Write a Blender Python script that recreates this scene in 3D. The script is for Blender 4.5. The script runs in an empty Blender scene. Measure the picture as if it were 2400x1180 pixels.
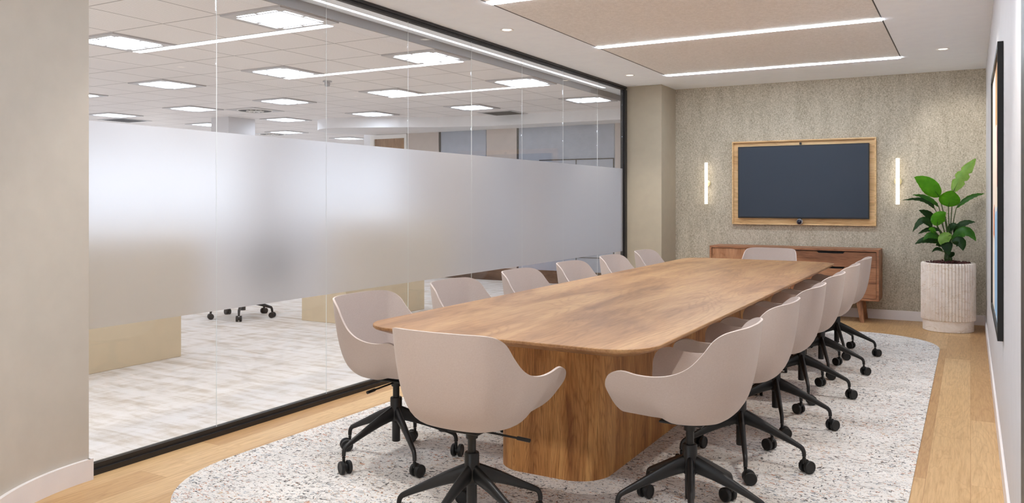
import bpy, bmesh, math, random
from mathutils import Vector, Matrix
random.seed(7)
SC = bpy.context.scene
COL = SC.collection
PI = math.pi

# ------------------------------------------------------------------ camera, world, exposure
cam = bpy.data.cameras.new('camera')
cam.sensor_fit = 'HORIZONTAL'
cam.sensor_width = 36.0
cam.lens = 1906.0 * 36.0 / 2400.0
cam.shift_y = -121.0 / 2400.0
cam.clip_start = 0.02
camo = bpy.data.objects.new('camera', cam)
COL.objects.link(camo)
camo.location = (0, 0, 1.32)
camo.rotation_euler = (PI / 2, 0, math.atan(1075.0 / 1906.0))
SC.camera = camo

w = bpy.data.worlds.new('daylight')
SC.world = w
w.use_nodes = True
w.node_tree.nodes['Background'].inputs[0].default_value = (0.86, 0.92, 1.0, 1)
w.node_tree.nodes['Background'].inputs[1].default_value = 3.5

SC.view_settings.view_transform = 'Standard'
SC.view_settings.look = 'None'
SC.view_settings.gamma = 1
SC.view_settings.use_curve_mapping = False
SC.view_settings.exposure = 0.07
SC.cycles.diffuse_bounces = 8

L_STRIP = 49.0     # meeting room strip lights
L_OFFICE = 13.5     # office ceiling panels
L_SCONCE = 3.2
W_SPOT = 85.0

# ------------------------------------------------------------------ shared dimensions (metres)
CE = 2.70          # meeting room ceiling
OC = 2.65          # office tile ceiling
BW = 9.865         # back wall
RW = 0.139         # right wall
GX = -3.677        # glass line


# ------------------------------------------------------------------ material helpers
def lin(r, g, b):
    f = lambda c: (c / 255 / 12.92) if c / 255 <= 0.04045 else ((c / 255 + 0.055) / 1.055) ** 2.4
    return (f(r), f(g), f(b), 1)


class NT:
    def __init__(s, name):
        s.m = bpy.data.materials.new(name)
        s.m.use_nodes = True
        s.t = s.m.node_tree
        s.t.nodes.clear()
        s.out = s.t.nodes.new('ShaderNodeOutputMaterial')

    def n(s, typ, **kw):
        o = s.t.nodes.new('ShaderNode' + typ)
        for k, v in kw.items():
            if k[0] == 'i' and k[1:].isdigit():
                k = int(k[1:])
                if hasattr(v, 'is_linked') or isinstance(v, bpy.types.NodeSocket):
                    s.t.links.new(v, o.inputs[k])
                else:
                    o.inputs[k].default_value = v
            elif k.startswith('in_'):
                nm = k[3:].replace('_', ' ')
                if isinstance(v, bpy.types.NodeSocket):
                    s.t.links.new(v, o.inputs[nm])
                else:
                    o.inputs[nm].default_value = v
            else:
                setattr(o, k, v)
        return o

    def coords(s, scale=(1, 1, 1), loc=(0, 0, 0), rot=(0, 0, 0)):
        tc = s.n('TexCoord')
        mp = s.n('Mapping', i0=tc.outputs['Object'])
        mp.inputs['Scale'].default_value = scale
        mp.inputs['Location'].default_value = loc
        mp.inputs['Rotation'].default_value = rot
        return mp.outputs[0]

    def noise(s, vec, scale, detail=3, rough=0.5, dist=0.0):
        o = s.n('TexNoise', in_Vector=vec, in_Scale=scale, in_Detail=detail, in_Roughness=rough, in_Distortion=dist)
        return o.outputs['Fac'] if 'Fac' in o.outputs else o.outputs[0]

    def ramp(s, fac, stops, interp='LINEAR'):
        o = s.n('ValToRGB', i0=fac)
        o.color_ramp.interpolation = interp
        e = o.color_ramp.elements
        e[0].position, e[0].color = stops[0]
        e[1].position, e[1].color = stops[-1]
        for p, c in stops[1:-1]:
            q = e.new(p)
            q.color = c
        return o.outputs[0]

    def mix(s, fac, a, b, blend='MIX'):
        o = s.n('Mix', data_type='RGBA', blend_type=blend)
        for sock, v in ((o.inputs[0], fac), (o.inputs[6], a), (o.inputs[7], b)):
            if isinstance(v, bpy.types.NodeSocket):
                s.t.links.new(v, sock)
            else:
                sock.default_value = v
        return o.outputs[2]

    def math(s, op, a, b=0.0):
        return s.n('Math', operation=op, i0=a, i1=b).outputs[0]

    def bump(s, h, strength=0.3, dist=0.002):
        return s.n('Bump', in_Height=h, in_Strength=strength, in_Distance=dist).outputs[0]

    def surf(s, col, rough=0.5, metal=0.0, spec=0.5, bump=None, emit=None, estr=0, sheen=0):
        p = s.n('BsdfPrincipled')
        for nm, v in (('Base Color', col), ('Roughness', rough), ('Metallic', metal), ('Specular IOR Level', spec)):
            if isinstance(v, bpy.types.NodeSocket):
                s.t.links.new(v, p.inputs[nm])
            else:
                p.inputs[nm].default_value = v
        if bump is not None:
            s.t.links.new(bump, p.inputs['Normal'])
        if emit is not None:
            p.inputs['Emission Color'].default_value = emit
            p.inputs['Emission Strength'].default_value = estr
        if sheen:
            p.inputs['Sheen Weight'].default_value = sheen
        s.t.links.new(p.outputs[0], s.out.inputs[0])
        return s.m


def paint(name, rgb, rough=0.6, var=0.03, scale=9.0, spec=0.3, bmp=0.0):
    t = NT(name)
    c = lin(*rgb)
    v = t.coords()
    n = t.noise(v, scale, 4)
    d = tuple(x * (1 - var * 2) for x in c[:3]) + (1,)
    h = tuple(min(1, x * (1 + var * 2)) for x in c[:3]) + (1,)
    col = t.ramp(n, [(0.3, d), (0.7, h)])
    b = t.bump(t.noise(v, 260, 2), bmp, 0.001) if bmp else None
    return t.surf(col, rough, spec=spec, bump=b)


def metal(name, rgb, rough=0.35, metal_=0.0, spec=0.5):
    t = NT(name)
    v = t.coords()
    r = t.n('MapRange', i0=t.noise(v, 30, 3), i1=0.2, i2=0.8, i3=rough * 0.85, i4=min(1, rough * 1.15)).outputs[0]
    return t.surf(lin(*rgb), r, metal_, spec)


def glow(name, rgb, strength):
    t = NT(name)
    n = t.noise(t.coords(), 3, 1)
    st = t.n('MapRange', i0=n, i1=0.0, i2=1.0, i3=strength * 0.98, i4=strength * 1.02).outputs[0]
    e = t.n('Emission', in_Color=lin(*rgb), in_Strength=st)
    t.t.links.new(e.outputs[0], t.out.inputs[0])
    return t.m


def wood(name, axis, dark, mid, light, scale=1.0, rough=0.45, spec=0.4, ring=7.0, streak=0.35, seed=0.0, line=0.6):
    """grain runs along axis (0,1,2)"""
    t = NT(name)
    s = [1.0, 1.0, 1.0]
    s[axis] = 0.13
    v = t.coords(tuple(s), (seed, seed * 1.7, seed * 0.6))
    big = t.noise(v, 4.2 * scale, 2, 0.5, 0.5)          # contour lines of this field make the cathedral figure
    rough_ = t.noise(v, 26 * scale, 3, 0.6)
    fld = t.math('ADD', big, t.math('MULTIPLY', rough_, 0.035))
    tri = t.math('ABSOLUTE', t.math('SUBTRACT', t.math('FRACT', t.math('MULTIPLY', fld, ring * 4.0)), 0.5))
    s3 = [1.0, 1.0, 1.0]
    s3[axis] = 0.16
    v3 = t.coords(tuple(s3), (seed * 3 + 1, seed, 2))
    tone = t.noise(v3, 6.5 * scale, 5, 0.62, 0.7)
    base = t.ramp(tone, [(0.30, lin(*dark)), (0.47, lin(*mid)), (0.66, lin(*light))])
    s2 = [1.0, 1.0, 1.0]
    s2[axis] = 0.05
    v2 = t.coords(tuple(s2), (seed * 2, 0, seed))
    fine = t.noise(v2, 150 * scale, 4, 0.65, 0.2)
    fr = t.ramp(fine, [(0.36, (1 - streak, 1 - streak * 1.05, 1 - streak * 1.1, 1)), (0.54, (1, 1, 1, 1))])
    rr = t.ramp(tri, [(0.0, (0.66, 0.58, 0.52, 1)), (0.10, (0.85, 0.8, 0.77, 1)), (0.26, (1, 1, 1, 1)), (0.5, (1.0, 1.0, 1.0, 1))])
    col = t.mix(line, base, rr, 'MULTIPLY')
    col = t.mix(1.0, col, fr, 'MULTIPLY')
    b = t.bump(fine, 0.12, 0.001)
    return t.surf(col, rough, spec=spec, bump=b)


M = {}
M['wall_white'] = paint('white_wall_paint', (212, 210, 211), 0.55, 0.01)
M['wall_beige'] = paint('beige_wall_paint', (193, 185, 173), 0.6, 0.015)
M['wall_taupe'] = paint('taupe_wall_paint', (170, 159, 140), 0.6, 0.015)
M['ceiling'] = paint('ceiling_plaster', (245, 249, 254), 0.8, 0.01)
M['skirting'] = paint('white_skirting_paint', (232, 226, 224), 0.4, 0.01)
M['office_wall'] = paint('office_wall_paint', (232, 231, 232), 0.7, 0.01)
M['office_panel'] = paint('cream_panel_paint', (196, 186, 180), 0.6, 0.015)
M['office_blue'] = paint('pale_blue_glass_board', (170, 176, 188), 0.25, 0.02)
M['office_door'] = wood('office_door_veneer', 2, (140, 110, 82), (160, 128, 96), (176, 142, 108))
M['black_metal'] = metal('black_powder_coat', (20, 19, 19), 0.42)
M['black_plastic'] = metal('black_plastic', (14, 14, 14), 0.5)
M['frame_black'] = metal('black_anodised_frame', (34, 31, 30), 0.4)
M['white_plastic'] = metal('white_plastic', (238, 236, 232), 0.4)
M['chrome'] = metal('brushed_steel', (186, 186, 188), 0.3, 0.4)
M['brass'] = metal('pale_brass', (222, 210, 168), 0.4, 0.35)
M['storage'] = paint('cream_storage_laminate', (214, 196, 166), 0.5, 0.01)
M['light_frame'] = metal('light_frame_grey', (196, 194, 194), 0.45)
M['soffit_edge'] = metal('soffit_edge_grey', (150, 147, 146), 0.6)
M['tv_bezel'] = metal('tv_bezel_black', (12, 13, 18), 0.35)
M['dark_grille'] = metal('dark_grille', (70, 66, 64), 0.6)

M['strip'] = glow('strip_diffuser_glow', (230, 241, 255), L_STRIP)
M['strip_soft'] = glow('soffit_strip_glow', (236, 244, 255), 4.0)
M['office_light'] = glow('office_panel_glow', (230, 240, 255), L_OFFICE)
M['sconce'] = glow('sconce_tube_glow', (255, 244, 222), L_SCONCE)
M['lamp'] = glow('downlight_glow', (255, 244, 228), 4.0)

M['table_top'] = wood('table_walnut_top', 1, (126, 90, 62), (162, 121, 82), (184, 145, 102), 0.8, 0.42, 0.3, 7, 0.2, 1.3, 0.5)
M['table_base'] = wood('table_walnut_base', 2, (146, 94, 50), (188, 132, 76), (214, 162, 100), 1.3, 0.5, 0.4, 8, 0.35, 4.1, 0.7)
M['side_h'] = wood('sideboard_walnut_horizontal', 0, (118, 78, 54), (158, 108, 76), (182, 132, 96), 1.0, 0.45, 0.4, 5, 0.28, 2.2)
M['side_v'] = wood('sideboard_walnut_vertical', 2, (122, 80, 54), (162, 114, 80), (188, 140, 104), 1.0, 0.45, 0.4, 5, 0.28, 5.2)
M['office_plinth'] = wood('office_plinth_veneer', 0, (74, 54, 42), (100, 76, 58), (118, 92, 72))
M['oak_frame'] = wood('oak_recess_frame', 0, (208, 168, 116), (226, 188, 136), (236, 202, 152), 1.0, 0.5, 0.35, 4, 0.2, 0.4)


def mat_floor():
    t = NT('oak_plank_floor')
    v = t.coords((1, 1, 1), (0, 0, 0), (0, 0, PI / 2))
    br = t.n('TexBrick', in_Vector=v, in_Scale=1.0)
    br.offset = 0.37
    br.inputs['Brick Width'].default_value = 1.28
    br.inputs['Row Height'].default_value = 0.185
    br.inputs['Mortar Size'].default_value = 0.0009
    br.inputs['Mortar Smooth'].default_value = 0.2
    br.inputs['Color1'].default_value = (0, 0, 0, 1)
    br.inputs['Color2'].default_value = (1, 1, 1, 1)
    br.inputs['Mortar'].default_value = (0.5, 0.5, 0.5, 1)
    pick = br.outputs['Color']
    off = t.n('VectorMath', operation='SCALE', i0=pick)
    off.inputs['Scale'].default_value = 13.0
    tc = t.n('TexCoord')
    add = t.n('VectorMath', operation='ADD', i0=tc.outputs['Object'], i1=off.outputs[0]).outputs[0]
    mp = t.n('Mapping', i0=add)
    mp.inputs['Scale'].default_value = (1, 0.12, 1)
    big = t.noise(mp.outputs[0], 7, 4, 0.5, 1.0)
    rings = t.math('FRACT', t.math('MULTIPLY', big, 11.0))
    tri = t.math('ABSOLUTE', t.math('SUBTRACT', rings, 0.5))
    mp2 = t.n('Mapping', i0=add)
    mp2.inputs['Scale'].default_value = (1, 0.05, 1)
    fine = t.noise(mp2.outputs[0], 120, 4, 0.6)
    base = t.ramp(pick, [(0.0, lin(182, 143, 98)), (0.5, lin(197, 160, 113)), (1.0, lin(208, 174, 128))])
    c = t.mix(0.4, base, t.ramp(tri, [(0.0, (0.72, 0.64, 0.56, 1)), (0.22, (1, 1, 1, 1)), (0.5, (1, 1, 1, 1))]), 'MULTIPLY')
    c = t.mix(0.8, c, t.ramp(fine, [(0.35, (0.8, 0.76, 0.72, 1)), (0.6, (1.03, 1.03, 1.03, 1))]), 'MULTIPLY')
    c = t.mix(br.outputs['Fac'], c, lin(150, 108, 66))
    return t.surf(c, 0.42, spec=0.35, bump=t.bump(fine, 0.08, 0.001))


def mat_rug():
    t = NT('speckled_wool_rug')
    v = t.coords()
    mott = t.noise(v, 5, 4, 0.6)
    c = t.ramp(mott, [(0.3, lin(214, 210, 205)), (0.7, lin(229, 225, 220))])

    def spk(scale, sx, sy, lo, col, c, dx, strength=0.85, cl=3.0, rz=0.0):
        vv = t.coords((sx, sy, 1), (dx, dx * 0.7, 0), (0, 0, rz))
        n = t.noise(vv, scale, 2, 0.6, 0.8)
        k = t.noise(t.coords((1, 1, 1), (dx * 3, 2, 0)), cl, 2)
        s_ = t.math('ADD', n, t.math('MULTIPLY', t.math('SUBTRACT', k, 0.5), 0.22))
        f = t.n('MapRange', i0=s_, i1=lo, i2=lo + 0.035, i3=0.0, i4=strength)
        f.clamp = True
        return t.mix(f.outputs[0], c, lin(*col))
    c = spk(46, 0.6, 1.2, 0.575, (176, 172, 168), c, 1.1, 0.7)
    c = spk(62, 0.55, 1.2, 0.618, (78, 76, 76), c, 3.7, 0.9, 3.0, 0.5)
    c = spk(66, 1.2, 0.6, 0.63, (60, 58, 58), c, 9.2, 0.9, 3.5, -0.4)
    c = spk(58, 0.7, 1.2, 0.64, (176, 112, 76), c, 6.1, 0.85)
    c = spk(60, 0.8, 1.2, 0.64, (140, 150, 160), c, 12.4, 0.85)
    c = spk(64, 1.0, 0.8, 0.645, (190, 160, 128), c, 15.4, 0.8)
    return t.surf(c, 0.95, spec=0.1, bump=t.bump(t.noise(v, 300, 2), 0.5, 0.003))


def mat_carpet():
    t = NT('streaky_office_carpet')
    v = t.coords((0.7, 3.6, 1))
    a = t.noise(v, 3.0, 6, 0.65, 0.5)
    v2 = t.coords((3.0, 0.7, 1), (4, 2, 0))
    b = t.noise(v2, 3.2, 5, 0.65, 0.3)
    s_ = t.math('ADD', t.math('MULTIPLY', a, 0.65), t.math('MULTIPLY', b, 0.35))
    g = t.noise(t.coords(), 220, 2)
    s_ = t.math('ADD', s_, t.math('MULTIPLY', t.math('SUBTRACT', g, 0.5), 0.16))
    c = t.ramp(s_, [(0.34, lin(200, 184, 166)), (0.45, lin(218, 208, 196)), (0.53, lin(233, 226, 219)), (0.7, lin(240, 235, 230))])
    return t.surf(c, 0.95, spec=0.1)


def mat_weave():
    t = NT('woven_wallcovering')
    a = t.noise(t.coords((0.45, 1, 1.8)), 120, 3, 0.7)
    b = t.noise(t.coords((1.8, 1, 0.3), (3, 0, 1)), 105, 3, 0.7)
    m = t.noise(t.coords((1.0, 1, 0.22), (1, 0, 5)), 12, 3, 0.55)
    s_ = t.math('ADD', t.math('MULTIPLY', a, 0.5), t.math('ADD', t.math('MULTIPLY', b, 0.38), t.math('MULTIPLY', m, 0.12)))
    c = t.ramp(s_, [(0.34, lin(122, 113, 96)), (0.44, lin(161, 151, 133)), (0.53, lin(193, 184, 166)), (0.66, lin(226, 217, 200))])
    return t.surf(c, 0.85, spec=0.15, bump=t.bump(a, 0.3, 0.003))


def mat_tiles():
    t = NT('perforated_ceiling_tile')
    tc = t.n('TexCoord')
    sx = t.n('SeparateXYZ', i0=tc.outputs['Object'])
    ux = t.math('FRACT', t.math('DIVIDE', t.math('ADD', sx.outputs[0], 4.10 + 60.5), 0.605))
    uy = t.math('FRACT', t.math('DIVIDE', t.math('ADD', sx.outputs[1], 61.2 - 4.66), 0.612))

    def edge(u):
        return t.math('LESS_THAN', t.math('SUBTRACT', 0.5, t.math('ABSOLUTE', t.math('SUBTRACT', u, 0.5))), 0.011)
    e = t.math('MAXIMUM', edge(ux), edge(uy))
    # perforation: tiny regular dots
    px = t.math('SUBTRACT', t.math('FRACT', t.math('MULTIPLY', ux, 40)), 0.5)
    py = t.math('SUBTRACT', t.math('FRACT', t.math('MULTIPLY', uy, 40)), 0.5)
    d = t.math('ADD', t.math('MULTIPLY', px, px), t.math('MULTIPLY', py, py))
    dot = t.math('LESS_THAN', d, 0.09)
    c = t.mix(t.math('MULTIPLY', dot, 0.45), lin(248, 244, 242), lin(170, 162, 160))
    c = t.mix(t.math('MULTIPLY', e, 0.75), c, lin(160, 154, 152))
    return t.surf(c, 0.7, spec=0.2)


def mat_felt():
    t = NT('acoustic_felt_ceiling')
    v = t.coords()
    a = t.noise(v, 160, 3, 0.7)
    b = t.noise(v, 45, 3, 0.6)
    s_ = t.math('ADD', t.math('MULTIPLY', a, 0.6), t.math('MULTIPLY', b, 0.4))
    c = t.ramp(s_, [(0.35, lin(218, 213, 206)), (0.65, lin(247, 243, 238))])
    return t.surf(c, 0.95, spec=0.05, bump=t.bump(a, 0.4, 0.003))


def mat_fabric():
    t = NT('taupe_pink_fabric')
    v = t.coords()
    a = t.noise(t.coords((1, 1, 0.3)), 380, 2, 0.6)
    b = t.noise(t.coords((0.3, 0.3, 1), (2, 1, 0)), 380, 2, 0.6)
    s_ = t.math('ADD', t.math('MULTIPLY', a, 0.5), t.math('MULTIPLY', b, 0.5))
    c = t.ramp(s_, [(0.3, lin(187, 171, 161)), (0.7, lin(197, 183, 174))])
    return t.surf(c, 0.75, spec=0.25, bump=t.bump(s_, 0.12, 0.0006), sheen=0.15)


def mat_stone():
    t = NT('travertine_planter')
    v = t.coords()
    a = t.noise(v, 12, 6, 0.65, 0.6)
    c = t.ramp(a, [(0.3, lin(228, 216, 203)), (0.5, lin(238, 228, 217)), (0.7, lin(245, 237, 228))])
    vein = t.math('ABSOLUTE', t.math('SUBTRACT', t.noise(t.coords((1, 1, 2.5), (3, 2, 1)), 3.2, 4, 0.6, 1.2), 0.5))
    c = t.mix(1.0, c, t.ramp(vein, [(0.0, (0.8, 0.72, 0.62, 1)), (0.012, (1, 1, 1, 1)), (1, (1, 1, 1, 1))]), 'MULTIPLY')
    return t.surf(c, 0.8, spec=0.2, bump=t.bump(t.noise(v, 60, 5, 0.7), 0.2, 0.003))


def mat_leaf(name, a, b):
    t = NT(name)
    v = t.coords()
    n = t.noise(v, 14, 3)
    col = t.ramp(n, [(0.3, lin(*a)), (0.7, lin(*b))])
    p = t.n('BsdfPrincipled', in_Roughness=0.38)
    t.t.links.new(col, p.inputs['Base Color'])
    tr = t.n('BsdfTranslucent', in_Color=lin(min(255, b[0] + 40), min(255, b[1] + 30), b[2]))
    mx = t.n('MixShader', i0=0.22, i1=p.outputs[0], i2=tr.outputs[0])
    t.t.links.new(mx.outputs[0], t.out.inputs[0])
    return t.m


def mat_glass(name='clear_partition_glass', tint=(0.985, 0.99, 0.99, 1)):
    t = NT(name)
    lw = t.n('LayerWeight', in_Blend=0.5)
    fr = t.math('ADD', 0.035, t.math('MULTIPLY', t.math('POWER', lw.outputs['Facing'], 5.0), 0.965))
    n = t.noise(t.coords(), 2, 1)
    ro = t.n('MapRange', i0=n, i1=0.0, i2=1.0, i3=0.0, i4=0.004).outputs[0]
    tr = t.n('BsdfTransparent', in_Color=tint)
    gl = t.n('BsdfGlossy', in_Color=(1, 1, 1, 1), in_Roughness=ro)
    mx = t.n('MixShader', i0=fr, i1=tr.outputs[0], i2=gl.outputs[0])
    t.t.links.new(mx.outputs[0], t.out.inputs[0])
    return t.m


def mat_frost():
    t = NT('frosted_privacy_film')
    n = t.noise(t.coords(), 400, 2)
    ro = t.n('MapRange', i0=n, i1=0.0, i2=1.0, i3=0.67, i4=0.71).outputs[0]
    rf = t.n('BsdfRefraction', in_Color=(0.80, 0.79, 0.80, 1), in_Roughness=ro, in_IOR=1.11)
    tl = t.n('BsdfTranslucent', in_Color=(0.68, 0.67, 0.68, 1))
    df = t.n('BsdfDiffuse', in_Color=(0.62, 0.60, 0.59, 1))
    m1 = t.n('MixShader', i0=0.22, i1=rf.outputs[0], i2=tl.outputs[0])
    m2 = t.n('MixShader', i0=0.22, i1=m1.outputs[0], i2=df.outputs[0])
    t.t.links.new(m2.outputs[0], t.out.inputs[0])
    return t.m


def mat_screen():
    t = NT('dark_tv_screen')
    n = t.noise(t.coords(), 2, 1)
    c = t.ramp(n, [(0.3, lin(60, 67, 77)), (0.7, lin(61, 68, 78))])
    return t.surf(c, 0.5, spec=0.15)


def mat_canvas():
    """an abstract painting: soft colour blocks on a cream ground"""
    t = NT('abstract_canvas')
    tc = t.n('TexCoord')
    sx = t.n('SeparateXYZ', i0=tc.outputs['Object'])
    y, z = sx.outputs[1], sx.outputs[2]
    wob = t.math('MULTIPLY', t.math('SUBTRACT', t.noise(tc.outputs['Object'], 4, 3), 0.5), 0.16)
    c = lin(236, 222, 204)

    def blk(c, y0, y1, z0, z1, col):
        f = 1.0
        yy, zz = t.math('ADD', y, wob), t.math('ADD', z, wob)
        f = t.math('MULTIPLY', t.math('GREATER_THAN', yy, y0), t.math('LESS_THAN', yy, y1))
        f = t.math('MULTIPLY', f, t.math('MULTIPLY', t.math('GREATER_THAN', zz, z0), t.math('LESS_THAN', zz, z1)))
        return t.mix(f, c, lin(*col))
    c = blk(c, -0.5, 0.05, 0.35, 0.75, (206, 160, 110))
    c = blk(c, -0.72, -0.25, 0.02, 0.35, (176, 26, 30))
    c = blk(c, -0.72, -0.3, -0.2, 0.02, (226, 166, 60))
    c = blk(c, 0.25, 0.5, -0.28, -0.08, (214, 120, 40))
    c = blk(c, -0.4, 0.25, -0.7, -0.1, (150, 186, 214))
    c = blk(c, -0.7, -0.4, -0.6, -0.25, (60, 130, 180))
    return t.surf(c, 0.6, spec=0.2)


M['floor'] = mat_floor()
M['rug'] = mat_rug()
M['carpet'] = mat_carpet()
M['weave'] = mat_weave()
M['tiles'] = mat_tiles()
M['felt'] = mat_felt()
M['fabric'] = mat_fabric()
M['stone'] = mat_stone()
M['glass'] = mat_glass()
M['solar_glass'] = mat_glass('tinted_solar_glass', (0.74, 0.74, 0.75, 1))
M['frost'] = mat_frost()
M['screen'] = mat_screen()
M['canvas'] = mat_canvas()
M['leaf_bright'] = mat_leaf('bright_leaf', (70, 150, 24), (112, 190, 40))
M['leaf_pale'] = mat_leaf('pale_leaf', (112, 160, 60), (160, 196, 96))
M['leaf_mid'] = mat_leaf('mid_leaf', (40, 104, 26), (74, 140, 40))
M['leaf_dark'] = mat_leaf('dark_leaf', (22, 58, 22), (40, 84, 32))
M['stem'] = mat_leaf('plant_stem', (44, 70, 26), (66, 92, 36))
M['bark'] = paint('bark_chips', (86, 52, 48), 0.9, 0.3, 60)
M['soil'] = paint('dark_soil', (40, 28, 24), 0.95, 0.2, 60)
M['seal'] = metal('polished_glass_edge', (226, 232, 230), 0.3)
M['lens'] = metal('camera_lens_blue_black', (10, 14, 40), 0.08)


# ------------------------------------------------------------------ mesh helpers
class MB:
    def __init__(s):
        s.b = bmesh.new()

    def box(s, x0, x1, y0, y1, z0, z1, bevel=0.0, seg=2):
        vs = [s.b.verts.new((x, y, z)) for z in (z0, z1) for y in (y0, y1) for x in (x0, x1)]
        fs = [(0, 2, 3, 1), (4, 5, 7, 6), (0, 1, 5, 4), (2, 6, 7, 3), (0, 4, 6, 2), (1, 3, 7, 5)]
        faces = [s.b.faces.new([vs[i] for i in f]) for f in fs]
        if bevel:
            es = set(e for f in faces for e in f.edges)
            bmesh.ops.bevel(s.b, geom=list(es), offset=bevel, segments=seg, affect='EDGES', profile=0.5)
        return s

    def prism(s, pts, z0, z1, axis='z'):
        """extruded polygon; pts (a,b) counter-clockwise; axis z: (x,y), axis y: (x,z) extruded along y, axis x: (y,z) along x"""
        def P(a, b, h):
            return {'z': (a, b, h), 'y': (a, h, b), 'x': (h, a, b)}[axis]
        lo = [s.b.verts.new(P(a, b, z0)) for a, b in pts]
        hi = [s.b.verts.new(P(a, b, z1)) for a, b in pts]
        n = len(pts)
        s.b.faces.new(list(reversed(lo)))
        s.b.faces.new(hi)
        for i in range(n):
            s.b.faces.new((lo[i], lo[(i + 1) % n], hi[(i + 1) % n], hi[i]))
        return s

    def rings(s, rings, close=True, cap0=True, cap1=True):
        R = [[s.b.verts.new(p) for p in r] for r in rings]
        n = len(R[0])
        for a, b in zip(R[:-1], R[1:]):
            for i in range(n if close else n - 1):
                j = (i + 1) % n
                s.b.faces.new((a[i], a[j], b[j], b[i]))
        if cap0:
            s.b.faces.new(list(reversed(R[0])))
        if cap1:
            s.b.faces.new(R[-1])
        return s

    def lathe(s, prof, c=(0, 0, 0), axis='z', seg=32, flute=None, cap0=True, cap1=True):
        """prof: (radius, height)"""
        out = []
        for r, h in prof:
            ring = []
            for i in range(seg):
                a = 2 * PI * i / seg
                rr = r + (flute(a) if flute and r > 0.01 else 0)
                u, v = rr * math.cos(a), rr * math.sin(a)
                if axis == 'z':
                    p = (c[0] + u, c[1] + v, c[2] + h)
                elif axis == 'y':
                    p = (c[0] + v, c[1] + h, c[2] + u)
                else:
                    p = (c[0] + h, c[1] + u, c[2] + v)
                ring.append(p)
            out.append(ring)
        return s.rings(out, True, cap0, cap1)

    def tube(s, pts, radii, seg=12, squash=None, up=Vector((0, 0, 1))):
        pts = [Vector(p) for p in pts]
        if not isinstance(radii, (list, tuple)):
            radii = [radii] * len(pts)
        out = []
        for i, p in enumerate(pts):
            d = (pts[min(i + 1, len(pts) - 1)] - pts[max(i - 1, 0)]).normalized()
            x = d.cross(up)
            if x.length < 1e-4:
                x = d.cross(Vector((0, 1, 0.02)))
            x.normalize()
            y = x.cross(d).normalized()
            r = radii[i]
            ra, rb = r if isinstance(r, tuple) else (r, r)
            out.append([p + x * ra * math.cos(2 * PI * k / seg) + y * rb * math.sin(2 * PI * k / seg) for k in range(seg)])
        return s.rings(out)

    def build(s, name, mat, parent=None, smooth=False, angle=40, fix=True):
        if fix:
            bmesh.ops.recalc_face_normals(s.b, faces=s.b.faces)
        me = bpy.data.meshes.new(name)
        s.b.to_mesh(me)
        s.b.free()
        me.materials.append(mat)
        if smooth:
            for p in me.polygons:
                p.use_smooth = True
            me.set_sharp_from_angle(angle=math.radians(angle))
        o = bpy.data.objects.new(name, me)
        COL.objects.link(o)
        if parent is not None:
            o.parent = parent
        return o


def tag(o, label=None, cat=None, group=None, kind=None):
    if label:
        o['label'] = label
    if cat:
        o['category'] = cat
    if group:
        o['group'] = group
    if kind:
        o['kind'] = kind
    return o


def thing(name, loc, rz, label, cat, group=None):
    o = bpy.data.objects.new(name, None)
    COL.objects.link(o)
    o.location = loc
    o.rotation_euler = (0, 0, rz)
    o.empty_display_size = 0.1
    return tag(o, label, cat, group)


def copy_tree(o, parent=None):
    c = o.copy()
    COL.objects.link(c)
    c.parent = parent
    for ch in list(o.children):
        copy_tree(ch, c)
    return c


def struct(name, mb, mat, parent=None, label=None, cat=None, smooth=False, angle=40):
    o = mb.build(name, mat, parent, smooth, angle)
    if parent is None:
        o['kind'] = 'structure'
        if label:
            tag(o, label, cat)
    return o


def rrect(x0, x1, y0, y1, r, n=10, p=2.0):
    out = []
    for cx, cy, a0 in ((x1 - r, y1 - r, 0), (x0 + r, y1 - r, 90), (x0 + r, y0 + r, 180), (x1 - r, y0 + r, 270)):
        for k in range(n + 1):
            a = math.radians(a0 + 90 * k / n)
            c, s_ = math.cos(a), math.sin(a)
            out.append((cx + r * math.copysign(abs(c) ** (2 / p), c), cy + r * math.copysign(abs(s_) ** (2 / p), s_)))
    return out


def catmull(P, n):
    """open Catmull-Rom through tuples P, n samples per span"""
    out = []
    for i in range(len(P) - 1):
        p0 = P[max(i - 1, 0)]
        p1, p2 = P[i], P[i + 1]
        p3 = P[min(i + 2, len(P) - 1)]
        for k in range(n):
            t = k / n
            out.append(tuple(0.5 * (2 * b + (c - a) * t + (2 * a - 5 * b + 4 * c - d) * t * t + (3 * b - a - 3 * c + d) * t ** 3)
                             for a, b, c, d in zip(p0, p1, p2, p3)))
    out.append(tuple(P[-1]))
    return out


# ------------------------------------------------------------------ the meeting room shell
struct('floor', MB().box(GX + 0.01, RW + 0.1, -1.2, BW + 0.1, -0.1, 0.0), M['floor'],
       label='light oak plank floor of the meeting room', cat='floor')
struct('wall_back', MB().box(GX - 0.1, RW + 0.1, BW, BW + 0.15, -0.1, CE + 0.2), M['weave'],
       label='back wall in grey-brown woven wallcovering behind the television', cat='wall')
struct('wall_right', MB().box(RW, RW + 0.15, -1.3, BW, -0.1, CE + 0.2), M['wall_white'],
       label='white right wall carrying the black framed painting', cat='wall')
struct('wall_column', MB().box(-3.72, -3.213, 9.328, BW, 0.0, CE, 0.004), M['wall_taupe'],
       label='taupe painted column between the glass and the woven wall', cat='wall')

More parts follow.
